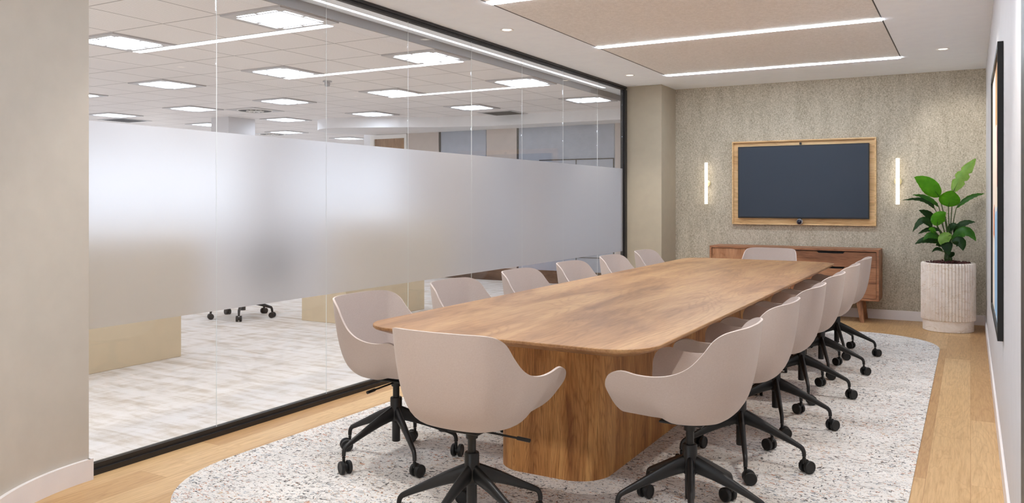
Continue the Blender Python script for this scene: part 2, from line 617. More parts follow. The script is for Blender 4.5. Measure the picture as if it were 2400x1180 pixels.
# ceiling with the long recess for the felt panel
PX0, PX1, PY0, PY1 = -2.945, -0.585, 0.96, 8.73
cm = MB()
cm.box(GX - 0.06, PX0, -1.3, BW, CE, CE + 0.1)
cm.box(PX1, RW, -1.3, BW, CE, CE + 0.1)
cm.box(PX0, PX1, PY1, BW, CE, CE + 0.1)
cm.box(PX0, PX1, -1.3, PY0, CE, CE + 0.1)
struct('ceiling', cm, M['ceiling'], label='pale plaster ceiling of the meeting room', cat='ceiling')
struct('ceiling_felt_panel', MB().box(PX0 + 0.008, PX1 - 0.008, PY0 + 0.004, PY1 - 0.004, CE + 0.0005, CE + 0.09), M['felt'],
       label='speckled beige acoustic felt ceiling panel over the table', cat='ceiling')
gp = MB()
gp.box(PX0 + 0.0005, PX0 + 0.0095, PY0, PY1, CE - 0.0012, CE + 0.02).box(PX1 - 0.0095, PX1 - 0.0005, PY0, PY1, CE - 0.0012, CE + 0.02)
gp.box(PX0 + 0.0095, PX1 - 0.0095, PY1 - 0.0055, PY1 - 0.0005, CE - 0.0012, CE + 0.02)
struct('trim_reveal_shade', gp, M['dark_grille'], label='thin dark trim standing in for shade in the gap around the felt ceiling panel', cat='trim')  # solid dark strips give the gap its shade by colour
struct('ceiling_backing', MB().box(GX - 0.06, RW + 0.1, -1.3, BW + 0.1, CE + 0.1, CE + 0.2), M['dark_grille'])

# curved near-left wall: arc from the glass end into the room, then straight to behind the camera
R_ = 0.86
ccx, ccy = -3.622 + R_, 2.36
arc = [(ccx - R_ * math.cos(a), ccy - R_ * math.sin(a)) for a in [math.radians(52) * k / 30 for k in range(31)]]
tx, ty = math.sin(math.radians(52)), -math.cos(math.radians(52))
arc.append((arc[-1][0] + tx * 1.2, arc[-1][1] + ty * 1.2))


def offset_path(P, d):
    out = []
    for i, p in enumerate(P):
        a, b = P[max(i - 1, 0)], P[min(i + 1, len(P) - 1)]
        dx, dy = b[0] - a[0], b[1] - a[1]
        L = math.hypot(dx, dy)
        out.append((p[0] + dy / L * d, p[1] - dx / L * d))
    return out


back_side = offset_path(arc, 0.12)
struct('wall_left', MB().prism(arc + list(reversed(back_side)), -0.02, CE), M['wall_beige'],
       label='curved beige wall at the near left beside the glass', cat='wall', smooth=True)
front = offset_path(arc[:-1], -0.018)
struct('baseboard_left', MB().prism(front + list(reversed(arc[:-1])), 0.0, 0.10).box(-3.623, -3.604, 2.352, 2.372, 0, 0.1), M['skirting'],
       label='white skirting board curving along the near left wall', cat='skirting board', smooth=True)
ex, ey = arc[-1]
wf = MB()
wf.box(ex - 0.12, RW + 0.1, -1.3, -1.2, -0.05, 0.25).box(ex - 0.12, RW + 0.1, -1.3, -1.2, 2.55, CE)
wx = -1.0
wf.box(ex - 0.12, ex + 0.06, -1.3, -1.2, 0.25, 2.55).box(wx, RW + 0.1, -1.3, -1.2, 0.25, 2.55)
struct('wall_front', wf, M['wall_beige'])
struct('wall_front_left', MB().box(ex - 0.12, ex, -1.2, ey + 0.05, -0.05, CE), M['wall_beige'])
struct('window_11', MB().box(ex + 0.06, wx, -1.255, -1.245, 0.25, 2.55), M['glass'])  # unseen window added behind the camera to brighten chair back and ceiling
wm = MB()
for k in range(3):
    xx = ex + 0.085 + (wx - 0.05 - ex - 0.06) * k / 2
    wm.box(xx - 0.025, xx + 0.025, -1.29, -1.21, 0.25, 2.55)
wm.box(ex + 0.06, wx, -1.29, -1.21, 0.25, 0.30).box(ex + 0.06, wx, -1.29, -1.21, 2.50, 2.55)
struct('trim_added_window', wm, M['frame_black'])  # frame of the added window

# skirting boards
struct('baseboard_back', MB().box(-3.213, RW, BW - 0.014, BW, 0.0, 0.105, 0.003), M['skirting'],
       label='white skirting board along the woven back wall', cat='skirting board')
struct('baseboard_right', MB().box(RW - 0.012, RW, -1.2, BW - 0.014, 0.0, 0.105, 0.003), M['skirting'],
       label='white skirting board along the right wall', cat='skirting board')
struct('baseboard_column', MB().box(-3.213, -3.2, 9.33, BW - 0.014, 0.0, 0.105, 0.003), M['skirting'])
# black door frame at the near end of the right wall
struct('trim_door', MB().box(RW - 0.008, RW + 0.02, 2.62, 2.87, 0.0, CE, 0.002), M['frame_black'],
       label='black door frame edge at the right margin', cat='door frame')

# ------------------------------------------------------------------ glass partition
GY0, GY1 = 2.36, 9.27
struct('trim_bottom_track', MB().box(GX - 0.030, GX + 0.028, GY0, 9.325, 0.0, 0.026).box(GX - 0.022, GX + 0.012, GY0, 9.325, 0.026, 0.052), M['frame_black'],
       label='black floor track of the glass partition', cat='frame')
struct('trim_top_track', MB().box(GX - 0.030, GX + 0.028, GY0 - 2.0, 9.325, CE - 0.022, CE).box(GX - 0.020, GX + 0.014, GY0 - 2.0, 9.325, CE - 0.044, CE - 0.022), M['frame_black'],
       label='black head track of the glass partition under the ceiling', cat='frame')
struct('trim_end_post', MB().box(GX - 0.030, GX + 0.028, 9.262, 9.3275, 0.052, CE - 0.044).box(GX - 0.022, GX + 0.012, 9.235, 9.262, 0.052, CE - 0.044), M['frame_black'],
       label='black end post of the glass partition beside the taupe column', cat='frame')
joints = [GY0 + 0.001, 3.148, 4.037, 4.925, 5.813, 6.70, 7.585, 8.472, 9.235]
ordn = ['nearest', 'second', 'third', 'fourth', 'fifth', 'sixth', 'seventh', 'farthest']
for i in range(8):
    y0, y1 = joints[i] + 0.0008, joints[i + 1] - 0.0008
    g = MB().box(GX - 0.005, GX + 0.005, y0, y1, 0.052, CE - 0.044)
    o = struct('window_%d' % (i + 1), g, M['glass'], label='%s glass pane of the partition counted from the camera, with frosted band' % ordn[i], cat='glass pane')
    fb = MB()
    x = GX + 0.0062
    fb.b.faces.new([fb.b.verts.new(p) for p in ((x, y0, 0.70), (x, y1, 0.70), (x, y1, 1.70), (x, y0, 1.70))])
    f = fb.build('frosted_film', M['frost'], o, fix=False)
    tag(f, 'frosted privacy band')
    if i < 7:
        MB().box(GX + 0.0045, GX + 0.0063, y1 - 0.0004, y1 + 0.0020, 0.052, CE - 0.044).build('joint_seal', M['seal'], o)

# ------------------------------------------------------------------ meeting room lights
strip_y = [(1.085, 'behind the camera position'), (2.985, ''), (4.885, ''), (6.785, ''), (8.685, '')]
slab = {6.785: 'white linear ceiling light crossing the felt panel, the nearer of the two in view',
        8.685: 'white linear ceiling light at the far end of the felt panel',
        4.885: 'white linear ceiling light mirrored in the glass nearest the curved wall',
        2.985: 'white linear ceiling light above the near end of the table, out of frame',
        1.085: 'white linear ceiling light above the camera, out of frame'}
for y, _ in strip_y:
    t = thing('linear_ceiling_light', ((PX0 + PX1) / 2, y, CE), 0, slab[y], 'ceiling light', 'linear lights in the felt ceiling')
    hw = (PX1 - PX0) / 2 - 0.002
    MB().box(-hw, hw, -0.044, 0.044, -0.001, 0.012).build('housing', M['white_plastic'], t)
    MB().box(-hw + 0.003, hw - 0.003, -0.038, 0.038, -0.006, -0.001).build('diffuser', M['strip'], t)

t = thing('linear_ceiling_light', (-3.925, 3.9, CE), 0, 'long white linear light on the soffit running just beyond the glass', 'ceiling light', 'linear lights')
MB().box(-0.022, 0.022, -5.0, 5.38, -0.002, 0.012).build('housing', M['white_plastic'], t)
MB().box(-0.017, 0.017, -4.99, 5.37, -0.0035, -0.002).build('diffuser', M['strip_soft'], t)


def downlight(x, y, label, aim=None, power=W_SPOT, size=95, soft=0.04):
    t = thing('recessed_downlight', (x, y, CE), 0, label, 'ceiling light', 'recessed downlights')
    MB().lathe([(0.043, 0.012), (0.043, -0.001), (0.05, -0.005), (0.057, -0.003), (0.0575, 0.0), (0.05, 0.012)], seg=40, cap0=False, cap1=False).build('trim_ring', M['white_plastic'], t, True)
    MB().lathe([(0.0, -0.0005), (0.03, -0.001), (0.042, 0.0005), (0.0425, 0.012)], seg=32, cap0=False, cap1=False).build('lamp', M['lamp'], t, True)
    l = bpy.data.lights.new('downlight_beam', 'SPOT')
    l.energy = power
    l.spot_size = math.radians(size)
    l.spot_blend = 0.8
    l.shadow_soft_size = soft
    l.color = (1.0, 0.96, 0.89)
    o = bpy.data.objects.new('beam', l)
    COL.objects.link(o)
    o.parent = t
    o.location = (0, 0, -0.02)
    if aim:
        d = Vector(aim) - Vector((x, y, CE - 0.02))
        o.rotation_euler = d.to_track_quat('-Z', 'Y').to_euler()
    return t


downlight(-3.275, 5.721, 'recessed round downlight in the plaster ceiling, nearest the camera beside the glass')
downlight(-3.283, 8.472, 'recessed round downlight in the plaster ceiling in front of the taupe column')
downlight(-0.221, 8.406, 'recessed round downlight in the plaster ceiling above the potted plant', aim=(-0.10, BW, 1.85), power=52, size=50)
downlight(-3.275, 2.97, 'recessed round downlight over the near left of the room, out of frame')
downlight(-0.221, 5.66, 'recessed round downlight by the right wall beside the painting, out of frame, added for lighting')  # this lamp and the next are unseen, added for lighting
downlight(-0.221, 2.92, 'recessed round downlight near the black door frame, out of frame, added for lighting')

downlight(-1.9, 1.2, 'adjustable round downlight turned to the near head of the table, out of frame, added to brighten the head chair', aim=(-1.85, 2.35, 0.6), power=85, size=46)  # unseen lamp added to lift the head chair's back

for x, lb in ((-2.809, 'slim glowing tube wall light left of the television'), (-0.694, 'slim glowing tube wall light right of the television')):
    t = thing('wall_sconce', (x, BW, 1.523), 0, lb, 'wall light', 'tube wall lights beside the television')
    MB().lathe([(0.0, -0.030), (0.035, -0.030), (0.04, -0.026), (0.04, 0.0)], axis='y', seg=32, cap0=False).build('wall_plate', M['brass'], t, True)
    MB().lathe([(0.012, 0.0), (0.012, -0.05)], axis='y', seg=16).build('bracket', M['brass'], t, True)
    MB().lathe([(0.0, -0.253), (0.016, -0.252), (0.019, -0.248), (0.019, 0.248), (0.016, 0.252), (0.0, 0.253)], c=(0, -0.066, 0), seg=24, cap0=False, cap1=False).build('light_tube', M['sconce'], t, True)

# ------------------------------------------------------------------ rug
o = MB().prism(rrect(-3.295, -0.236, 2.20, 8.78, 0.74, 16, 2.15), 0.0, 0.006).build('rug', M['rug'])
tag(o, 'large off-white speckled rug with rounded corners under the table', 'rug')
RZ = 0.006

# ------------------------------------------------------------------ conference table
TX0, TX1, TY0, TY1 = -2.485, -1.078, 2.925, 8.05
tcx, tcy = (TX0 + TX1) / 2, (TY0 + TY1) / 2
tab = thing('conference_table', (tcx, tcy, RZ), 0, 'long wooden conference table with rounded corners and solid plinth base', 'table')
hx, hy = (TX1 - TX0) / 2, (TY1 - TY0) / 2
prof = [(0.0025, 0.734), (0.0, 0.7315), (0.0, 0.722), (0.006, 0.716), (0.075, 0.692)]
rr = []
for ins, z in prof:
    rr.append([(a, b, z) for a, b in rrect(-hx + ins, hx - ins, -hy + ins, hy - ins, 0.20 - ins, 12)])
tm = MB().rings(rr, True, True, True)
tm.build('tabletop', M['table_top'], tab, True, 25)
bb = MB().prism(rrect(-2.062 - tcx, -1.494 - tcx, 3.44 - tcy, 7.54 - tcy, 0.17, 12), 0.0, 0.692)
bb.build('plinth_base', M['table_base'], tab, True, 30)

# ------------------------------------------------------------------ shell chairs
RIM = [  # (side, forward, height), corner (side, forward)
    ((0.000, 0.215, 0.447), (0.000, 0.150, 0.440)),
    ((0.100, 0.220, 0.447), (0.080, 0.150, 0.440)),
    ((0.165, 0.226, 0.457), (0.125, 0.140, 0.438)),
    ((0.218, 0.238, 0.494), (0.160, 0.115, 0.436)),
    ((0.257, 0.250, 0.543), (0.178, 0.085, 0.434)),
    ((0.285, 0.255, 0.587), (0.188, 0.062, 0.432)),
    ((0.298, 0.236, 0.627), (0.202, 0.052, 0.429)),
    ((0.298, 0.185, 0.648), (0.218, 0.044, 0.426)),
    ((0.290, 0.120, 0.637), (0.234, 0.030, 0.423)),
    ((0.285, 0.050, 0.636), (0.244, 0.010, 0.420)),
    ((0.280, -0.020, 0.650), (0.248, -0.030, 0.420)),
    ((0.274, -0.080, 0.682), (0.244, -0.085, 0.420)),
    ((0.265, -0.126, 0.730), (0.234, -0.130, 0.420)),
    ((0.254, -0.166, 0.784), (0.220, -0.166, 0.420)),
    ((0.236, -0.204, 0.812), (0.200, -0.194, 0.420)),
    ((0.200, -0.240, 0.824), (0.170, -0.214, 0.420)),
    ((0.120, -0.266, 0.827), (0.102, -0.230, 0.420)),
    ((0.000, -0.274, 0.827), (0.000, -0.236, 0.420)),
]


def shell_bm():
    seq = [a + b for a, b in RIM]
    half = catmull(seq, 4)
    full = half + [(-p[0], p[1], p[2], -p[3], p[4], p[5]) for p in reversed(half[1:-1])]
    NV = 16
    mb = MB()
    b = mb.b
    C0 = Vector((0, 0.0, 0.432))
    cv = b.verts.new(C0)
    grid = []
    for p in full:
        R = Vector(p[:3])
        K = Vector(p[3:])
        P1 = C0.lerp(K, 0.80)
        P1.z = K.z
        col = []
        for k in range(1, NV + 1):
            t = k / NV
            q = C0 * (1 - t) ** 3 + P1 * 3 * t * (1 - t) ** 2 + K * 3 * t * t * (1 - t) + R * t ** 3
            col.append(b.verts.new(q))
        grid.append(col)
    n = len(grid)
    for i in range(n):
        j = (i + 1) % n
        b.faces.new((cv, grid[i][0], grid[j][0]))
        for k in range(NV - 1):
            b.faces.new((grid[i][k], grid[i][k + 1], grid[j][k + 1], grid[j][k]))
    bmesh.ops.recalc_face_normals(b, faces=b.faces)
    # thickness
    bmesh.ops.solidify(b, geom=list(b.faces), thickness=0.009)
    return mb


def make_chair():
    root = thing('swivel_armchair', (0, 0, 0), 0, '', 'chair')
    shell_bm().build('seat_shell', M['fabric'], root, True, 60)
    MB().box(-0.07, 0.07, -0.07, 0.11, 0.404, 0.414, 0.004).box(-0.05, 0.05, -0.05, 0.06, 0.410, 0.430, 0.003).build('seat_bracket', M['black_metal'], root)
    lv = MB().tube([(0.05, 0.02, 0.398), (0.12, 0.02, 0.396), (0.20, 0.02, 0.393)], 0.0045, 8)
    lv.tube([(0.195, 0.02, 0.3935), (0.25, 0.02, 0.391)], 0.0075, 10)
    lv.build('height_lever', M['black_metal'], root, True)
    MB().lathe([(0.024, 0.372), (0.024, 0.405)], seg=24).lathe([(0.0165, 0.29), (0.0165, 0.375)], seg=20).build('gas_lift', M['black_metal'], root, True)
    MB().lathe([(0.0, 0.092), (0.019, 0.093), (0.0205, 0.096), (0.0205, 0.19), (0.0295, 0.20), (0.0295, 0.312), (0.027, 0.316), (0.0, 0.316)], seg=28, cap0=False, cap1=False).build('hub', M['black_metal'], root, True)
    for k in range(5):
        a = -PI / 2 + k * 2 * PI / 5        # one leg points straight back
        d = Vector((math.cos(a), math.sin(a), 0))
        path = catmull([(0.018, 0.236), (0.10, 0.208), (0.20, 0.165), (0.272, 0.132), (0.293, 0.119), (0.302, 0.100), (0.303, 0.073)], 3)
        rad = catmull([(0.0165, 0.036), (0.0155, 0.027), (0.013, 0.0175), (0.0115, 0.0125), (0.0105, 0.011), (0.010, 0.010), (0.0095, 0.0095)], 3)
        lg = MB().tube([d * r + Vector((0, 0, z)) for r, z in path], [tuple(x) for x in rad], 14)
        lo = lg.build('leg', M['black_metal'], root, True, 50)
        # twin-wheel castor trailing sideways
        sw = a + 0.9 + 1.3 * ((k * 7) % 5) / 5
        tr = Vector((math.cos(sw), math.sin(sw), 0))
        ax = Vector((-tr.y, tr.x, 0))
        c = d * 0.303 + tr * 0.018 + Vector((0, 0, 0.031))
        cb = MB()
        for sgn in (-1, 1):
            rings_ = []
            for rr_, h in ((0.0, 0.008), (0.027, 0.008), (0.031, 0.011), (0.031, 0.024), (0.028, 0.0275), (0.022, 0.0275), (0.021, 0.026), (0.0, 0.026)):
                rings_.append([c + ax * (sgn * h) + (tr * math.cos(2 * PI * i / 24) + Vector((0, 0, 1)) * math.sin(2 * PI * i / 24)) * rr_ for i in range(24)])
            cb.rings(rings_, True, False, False)
        cb.tube([d * 0.303 + Vector((0, 0, 0.076)), d * 0.303 + Vector((0, 0, 0.045))], 0.0075, 10)
        cb.tube([c - ax * 0.012, c + ax * 0.012], 0.016, 14)
        cb.build('castor', M['black_plastic'], root, True, 40)
    return root


proto = make_chair()
places = []
pos = ['nearest the camera', 'second from the camera', 'third from the camera', 'fourth from the camera', 'fifth from the camera', 'farthest from the camera']
for k in range(6):
    places.append(((-1.0, 3.255 + 0.836 * k), PI / 2, 'taupe-pink shell armchair in the row right of the table, ' + pos[k], 'chairs along the right side of the table'))
for k in range(6):
    places.append(((-2.535, 3.30 + 0.836 * k), -PI / 2, 'taupe-pink shell armchair between table and glass, ' + pos[k], 'chairs along the glass side of the table'))
places.append(((-1.72, 2.726), 0.0, 'taupe-pink shell armchair at the near head of the table, seen from behind', 'chairs at the heads of the table'))
places.append(((-1.76, 8.24), PI, 'taupe-pink shell armchair at the far head of the table before the sideboard', 'chairs at the heads of the table'))
for i, ((x, y), rz, lb, gr) in enumerate(places):
    c = proto if i == 0 else copy_tree(proto)
    c.location = (x, y, RZ)
    c.rotation_euler = (0, 0, rz)
    tag(c, lb, 'chair', gr)

# ------------------------------------------------------------------ sideboard
SX0, SX1, SY0, SY1 = -2.665, -0.85, 9.44, 9.842
sb = thing('sideboard', ((SX0 + SX1) / 2, (SY0 + SY1) / 2, 0), 0, 'walnut sideboard with doors and drawers on splayed legs under the television', 'sideboard')
sx, sy = (SX1 - SX0) / 2, (SY1 - SY0) / 2
Z0, Z1 = 0.238, 0.786
cb = MB()
cb.box(-sx, sx, -sy, sy, Z1 - 0.022, Z1, 0.001)
cb.box(-sx, sx, -sy, sy, Z0, Z0 + 0.022, 0.001)
cb.box(-sx, -sx + 0.022, -sy, sy, Z0 + 0.022, Z1 - 0.022)
cb.box(sx - 0.022, sx, -sy, sy, Z0 + 0.022, Z1 - 0.022)
cb.box(-0.011, 0.011, -sy + 0.03, sy, Z0 + 0.022, Z1 - 0.022)
cb.box(-sx + 0.022, sx - 0.022, sy - 0.012, sy, Z0 + 0.022, Z1 - 0.022)
cb.build('carcass', M['side_h'], sb)
fz0, fz1 = Z0 + 0.026, Z1 - 0.026
half = sx - 0.024
for k in range(2):
    x0 = -sx + 0.026 + k * (half / 2)
    MB().box(x0, x0 + half / 2 - 0.004, -sy + 0.008, -sy + 0.028, fz0, fz1, 0.001).build('door', M['side_v'], sb)
hgt = (fz1 - fz0) / 3
for k in range(3):
    zb = fz0 + k * hgt
    zt = zb + hgt - 0.004
    x0, x1 = 0.006, sx - 0.026
    m = (x0 + x1) / 2 - 0.02
    pts = [(x0, zb), (x1, zb), (x1, zt), (m + 0.145, zt), (m + 0.125, zt - 0.020), (m - 0.125, zt - 0.020), (m - 0.145, zt), (x0, zt)]
    MB().prism(pts, -sy + 0.008, -sy + 0.028, 'y').build('drawer', M['side_h'], sb)
MB().box(0.013, sx - 0.024, -sy + 0.05, sy - 0.02, Z0 + 0.03, Z1 - 0.03).build('drawer_dark_fill', M['black_plastic'], sb)  # solid black block paints the shade seen through the notches
for sxn in (-1, 1):
    for syn in (-1, 1):
        top = Vector((sxn * (sx - 0.20), syn * (sy - 0.07), Z0))
        bot = Vector((sxn * (sx - 0.165), syn * (sy - 0.03), 0.0))
        lm = MB()
        rs = []
        for p, r in ((bot, 0.021), (top, 0.034)):
            rs.append([(p.x + r * a, p.y + r * b, p.z) for a, b in rrect(-1, 1, -0.8, 0.8, 0.35, 4)])
        lm.rings(rs).build('leg', M['side_v'], sb, True, 30)
MB().box(-sx + 0.14, sx - 0.14, -0.03, 0.03, Z0 - 0.02, Z0).build('leg_rail', M['side_h'], sb)

# ------------------------------------------------------------------ television in its oak recess
fx0, fx1, fz0, fz1 = -2.500, -0.912, 1.030, 2.018
fr = thing('recess_frame', ((fx0 + fx1) / 2, BW, (fz0 + fz1) / 2), 0, 'light oak box frame around the television on the woven wall', 'frame')
a, b = (fx1 - fx0) / 2, (fz1 - fz0) / 2
MB().box(-a + 0.014, a - 0.014, -0.012, -0.001, -b + 0.014, b - 0.014).build('backing_panel', M['oak_frame'], fr)
fm = MB()
fm.box(-a, a, -0.045, -0.001, b - 0.014, b).box(-a, a, -0.045, -0.001, -b, -b + 0.014)
fm.box(-a, -a + 0.014, -0.045, -0.001, -b + 0.014, b - 0.014).box(a - 0.014, a, -0.045, -0.001, -b + 0.014, b - 0.014)
fm.build('frame_lip', M['oak_frame'], fr)
tvx, tvz = -1.703, 1.530
tv = thing('television', (tvx, BW - 0.012, tvz), 0, 'large wall-mounted television with a dark blue-grey screen', 'television')
MB().box(-0.722, 0.722, -0.05, -0.006, -0.424, 0.424, 0.003).build('bezel', M['tv_bezel'], tv)
MB().box(-0.3, 0.3, -0.006, 0.0, -0.2, 0.2).build('wall_mount', M['black_metal'], tv)
MB().box(-0.711, 0.711, -0.0515, -0.049, -0.408, 0.413).build('screen', M['screen'], tv)
wc = thing('webcam', (-1.718, BW - 0.035, 1.068), 0, 'small silver ball webcam under the television', 'camera')
MB().lathe([(0.0, 0.036), (0.016, 0.032), (0.028, 0.022), (0.035, 0.006), (0.035, -0.006), (0.028, -0.022), (0.02, -0.030)], c=(0, -0.028, 0), axis='y', seg=32, cap0=False).build('ball_body', M['chrome'], wc, True)
MB().lathe([(0.026, 0.0), (0.026, -0.010), (0.02, -0.016), (0.0, -0.019)], c=(0, -0.052, 0), axis='y', seg=32, cap1=False).build('lens', M['lens'], wc, True)
MB().box(-0.02, 0.02, -0.03, 0.0, 0.03, 0.042, 0.003).build('clip', M['black_plastic'], wc)
sn = MB().box(-0.011, 0.011, -0.030, 0.001, -0.012, 0.014, 0.003).build('sensor_box', M['black_plastic'])
sn.location = (-1.712, BW - 0.030, 1.970)
tag(sn, 'tiny black sensor box on top of the television', 'sensor')

# ------------------------------------------------------------------ painting on the right wall
pt = thing('framed_painting', (RW, 5.33, 1.362), 0, 'tall abstract painting in a black frame on the white right wall', 'painting')
hy_, hz_, dp = 0.735, 0.728, 0.026
pm = MB()
pm.box(-dp, -0.001, -hy_, hy_, hz_ - 0.03, hz_).box(-dp, -0.001, -hy_, hy_, -hz_, -hz_ + 0.03)
pm.box(-dp, -0.001, -hy_, -hy_ + 0.03, -hz_ + 0.03, hz_ - 0.03).box(-dp, -0.001, hy_ - 0.03, hy_, -hz_ + 0.03, hz_ - 0.03)
pm.build('picture_frame', M['black_plastic'], pt)
MB().box(-0.016, -0.002, -hy_ + 0.03, hy_ - 0.03, -hz_ + 0.03, hz_ - 0.03).build('canvas', M['canvas'], pt)

# ------------------------------------------------------------------ planter and plant
plx, ply = -0.200, 9.36
pl = thing('planter', (plx, ply, 0), 0, 'round fluted travertine planter in the back right corner', 'plant pot')
flute = lambda an: 0.018 * abs(math.sin(an * 25)) - 0.018
MB().lathe([(0.205, 0.10), (0.246, 0.112), (0.248, 0.12), (0.248, 0.67), (0.246, 0.68), (0.240, 0.686), (0.222, 0.686), (0.220, 0.66), (0.220, 0.60)], seg=448, flute=lambda an: flute(an), cap1=False).build('fluted_body', M['stone'], pl, True, 60)
MB().lathe([(0.225, 0.0), (0.231, 0.004), (0.231, 0.112)], seg=64).build('plinth_ring', M['stone'], pl, True)
MB().lathe([(0.2185, 0.60), (0.2185, 0.655)], seg=48).build('soil', M['soil'], pl)
ch = MB()
for k in range(190):
    r = 0.205 * math.sqrt(random.random())
    an = random.random() * 2 * PI
    c = Vector((r * math.cos(an), r * math.sin(an), 0.662 + random.random() * 0.02 + 0.025 * (1 - r / 0.205)))
    q = Matrix.Rotation(random.random() * 6, 3, Vector((random.random() - .5, random.random() - .5, random.random() - .5)).normalized())
    L, W_, T = 0.012 + random.random() * 0.010, 0.007 + random.random() * 0.005, 0.004 + random.random() * 0.003
    vs = [ch.b.verts.new(c + q @ Vector((sx_ * L * (0.7 + .3 * random.random()), sy_ * W_, sz_ * T))) for sz_ in (-1, 1) for sy_ in (-1, 1) for sx_ in (-1, 1)]
    for f in [(0, 2, 3, 1), (4, 5, 7, 6), (0, 1, 5, 4), (2, 6, 7, 3), (0, 4, 6, 2), (1, 3, 7, 5)]:
        ch.b.faces.new([vs[i] for i in f])
o = ch.build('bark_chips', M['bark'], pl)
tag(o, 'reddish brown bark chips', kind='stuff')

pla = thing('potted_plant', (plx, ply, 0.665), 0, 'tall leafy green plant with broad paddle leaves standing in the fluted planter', 'plant')
tm = MB()
for k in range(7):
    an = k * 2 * PI / 7
    r = 0.022
    tm.tube([(r * math.cos(an), r * math.sin(an), -0.01), (r * 1.15 * math.cos(an), r * 1.1 * math.sin(an), 0.06), (r * 0.9 * math.cos(an + .3), r * math.sin(an + .3), 0.13)], [0.017, 0.015, 0.008], 10)
tm.build('stem', M['stem'], pla, True)


def pix(u, v, dy):
    """a leaf point given on the plant's own upright drawing (u across, v up, in 1/3.933 px of a close view) -> plant space"""
    k = 3.933
    ax_, bz_ = (2100 + u / k - 1200) / 1906.0, -(340 + v / k - 469) / 1906.0
    th = math.atan(1075.0 / 1906.0)
    c, s_ = math.cos(th), math.sin(th)
    rx, ry = -s_ + ax_ * c, c + ax_ * s_
    Y = ply + dy
    tt = Y / ry
    return Vector((rx * tt - plx, dy, 1.32 + bz_ * tt - 0.665))


def leaf(base, tip, width, mat, arch=(0, 0), dy=(0.0, 0.0), face=0.0, fold=0.18, root=(458, 930), torn=False, prof=0.42):
    """base, tip, arch in drawing units; face: how far the blade is turned away from the viewer (radians); dy depth of base and tip"""
    B, T = pix(*base, dy[0]), pix(*tip, dy[1])
    mid = (B + T) / 2 + Vector((arch[0], 0, arch[1])) / (3.933 * 230)
    N = 18
    view = Vector((0.02, -1, 0.12)).normalized()
    wm = width * (0.80 if width < 100 else 0.95) / (3.933 * 230) / 2
    pts = [B * (1 - t) ** 2 + mid * 2 * t * (1 - t) + T * t * t for t in [i / N for i in range(N + 1)]]
    mb = MB()
    rows = []
    for i, p in enumerate(pts):
        d = (pts[min(i + 1, N)] - pts[max(i - 1, 0)]).normalized()
        side = d.cross(view).normalized()
        nrm = side.cross(d).normalized()
        side = (Matrix.Rotation(face, 3, d) @ side)
        nrm = (Matrix.Rotation(face, 3, d) @ nrm)
        t = i / N
        wv = (math.sin(PI * min(1, t ** (prof / 0.5) * 0.98 + 0.02)) ** 0.75) * wm if 0 < t < 1 else 0.0015
        row = []
        for q in (-1, -0.66, -0.33, 0, 0.33, 0.66, 1):
            ww = wv
            if torn and abs(q) == 1 and i % 4 == 3 and 3 < i < 15:
                ww = wv * 0.55
            ripple = 0.004 * math.sin(i * 2.1 + q * 3)
            row.append(mb.b.verts.new(p + side * (q * ww) + nrm * (abs(q) ** 1.3 * wv * fold * -1 + ripple * abs(q)) + nrm * (0.003 if q == 0 else 0)))
        rows.append(row)
    for a_, b_ in zip(rows[:-1], rows[1:]):
        for k in range(6):
            mb.b.faces.new((a_[k], a_[k + 1], b_[k + 1], b_[k]))
    bmesh.ops.solidify(mb.b, geom=list(mb.b.faces), thickness=0.0012)
    lo = mb.build('leaf', mat, pla, True, 80)
    r0 = Vector((random.uniform(-.02, .02), random.uniform(-.02, .02), 0.06 + random.random() * 0.05))
    m2 = r0.lerp(B, 0.5) + Vector((-(B.x - r0.x) * 0.22, 0, 0.03))
    pp = [r0 * (1 - t) ** 2 + m2 * 2 * t * (1 - t) + B * t * t for t in [i / 8 for i in range(9)]]
    # petiole continuing as the midrib
    pp += [pts[2] , pts[6], pts[11]]
    st = MB().tube(pp, [0.007, 0.0065, 0.006, 0.0055, 0.005, 0.0047, 0.0044, 0.0042, 0.004, 0.0036, 0.0028, 0.0012], 8)
    st.build('stalk', M['stem'], lo, True)
    return lo


LB, LP, LM_, LD = M['leaf_bright'], M['leaf_pale'], M['leaf_mid'], M['leaf_dark']
leaf((400, 482), (168, 298), 165, LB, (30, 40), (0.02, -0.08), 0.25, prof=0.40)
leaf((527, 438), (738, 124), 130, LP, (-40, -5), (0.03, 0.06), -0.3, torn=True, prof=0.45)
leaf((483, 572), (512, 420), 185, LB, (0, 10), (-0.06, -0.12), 0.1, prof=0.36)
leaf((395, 572), (152, 462), 62, LM_, (25, 60), (-0.02, -0.10), 0.5)
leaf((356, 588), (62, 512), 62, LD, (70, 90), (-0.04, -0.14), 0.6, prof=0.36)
leaf((556, 582), (818, 452), 70, LM_, (-10, 70), (0.02, 0.0), -0.6, prof=0.40)
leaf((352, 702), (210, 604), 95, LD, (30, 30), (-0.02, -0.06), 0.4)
leaf((382, 748), (462, 622), 125, LB, (-50, 20), (-0.10, -0.14), 0.15)
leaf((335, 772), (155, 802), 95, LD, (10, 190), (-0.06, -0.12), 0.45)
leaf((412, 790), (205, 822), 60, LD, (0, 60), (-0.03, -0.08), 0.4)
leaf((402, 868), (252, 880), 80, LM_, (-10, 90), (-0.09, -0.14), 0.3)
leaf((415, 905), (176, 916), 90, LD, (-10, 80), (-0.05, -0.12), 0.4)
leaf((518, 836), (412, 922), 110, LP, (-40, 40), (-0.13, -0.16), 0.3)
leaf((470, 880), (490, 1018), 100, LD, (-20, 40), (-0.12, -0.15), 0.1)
leaf((513, 895), (736, 888), 105, LM_, (20, 190), (-0.05, -0.10), -0.3)
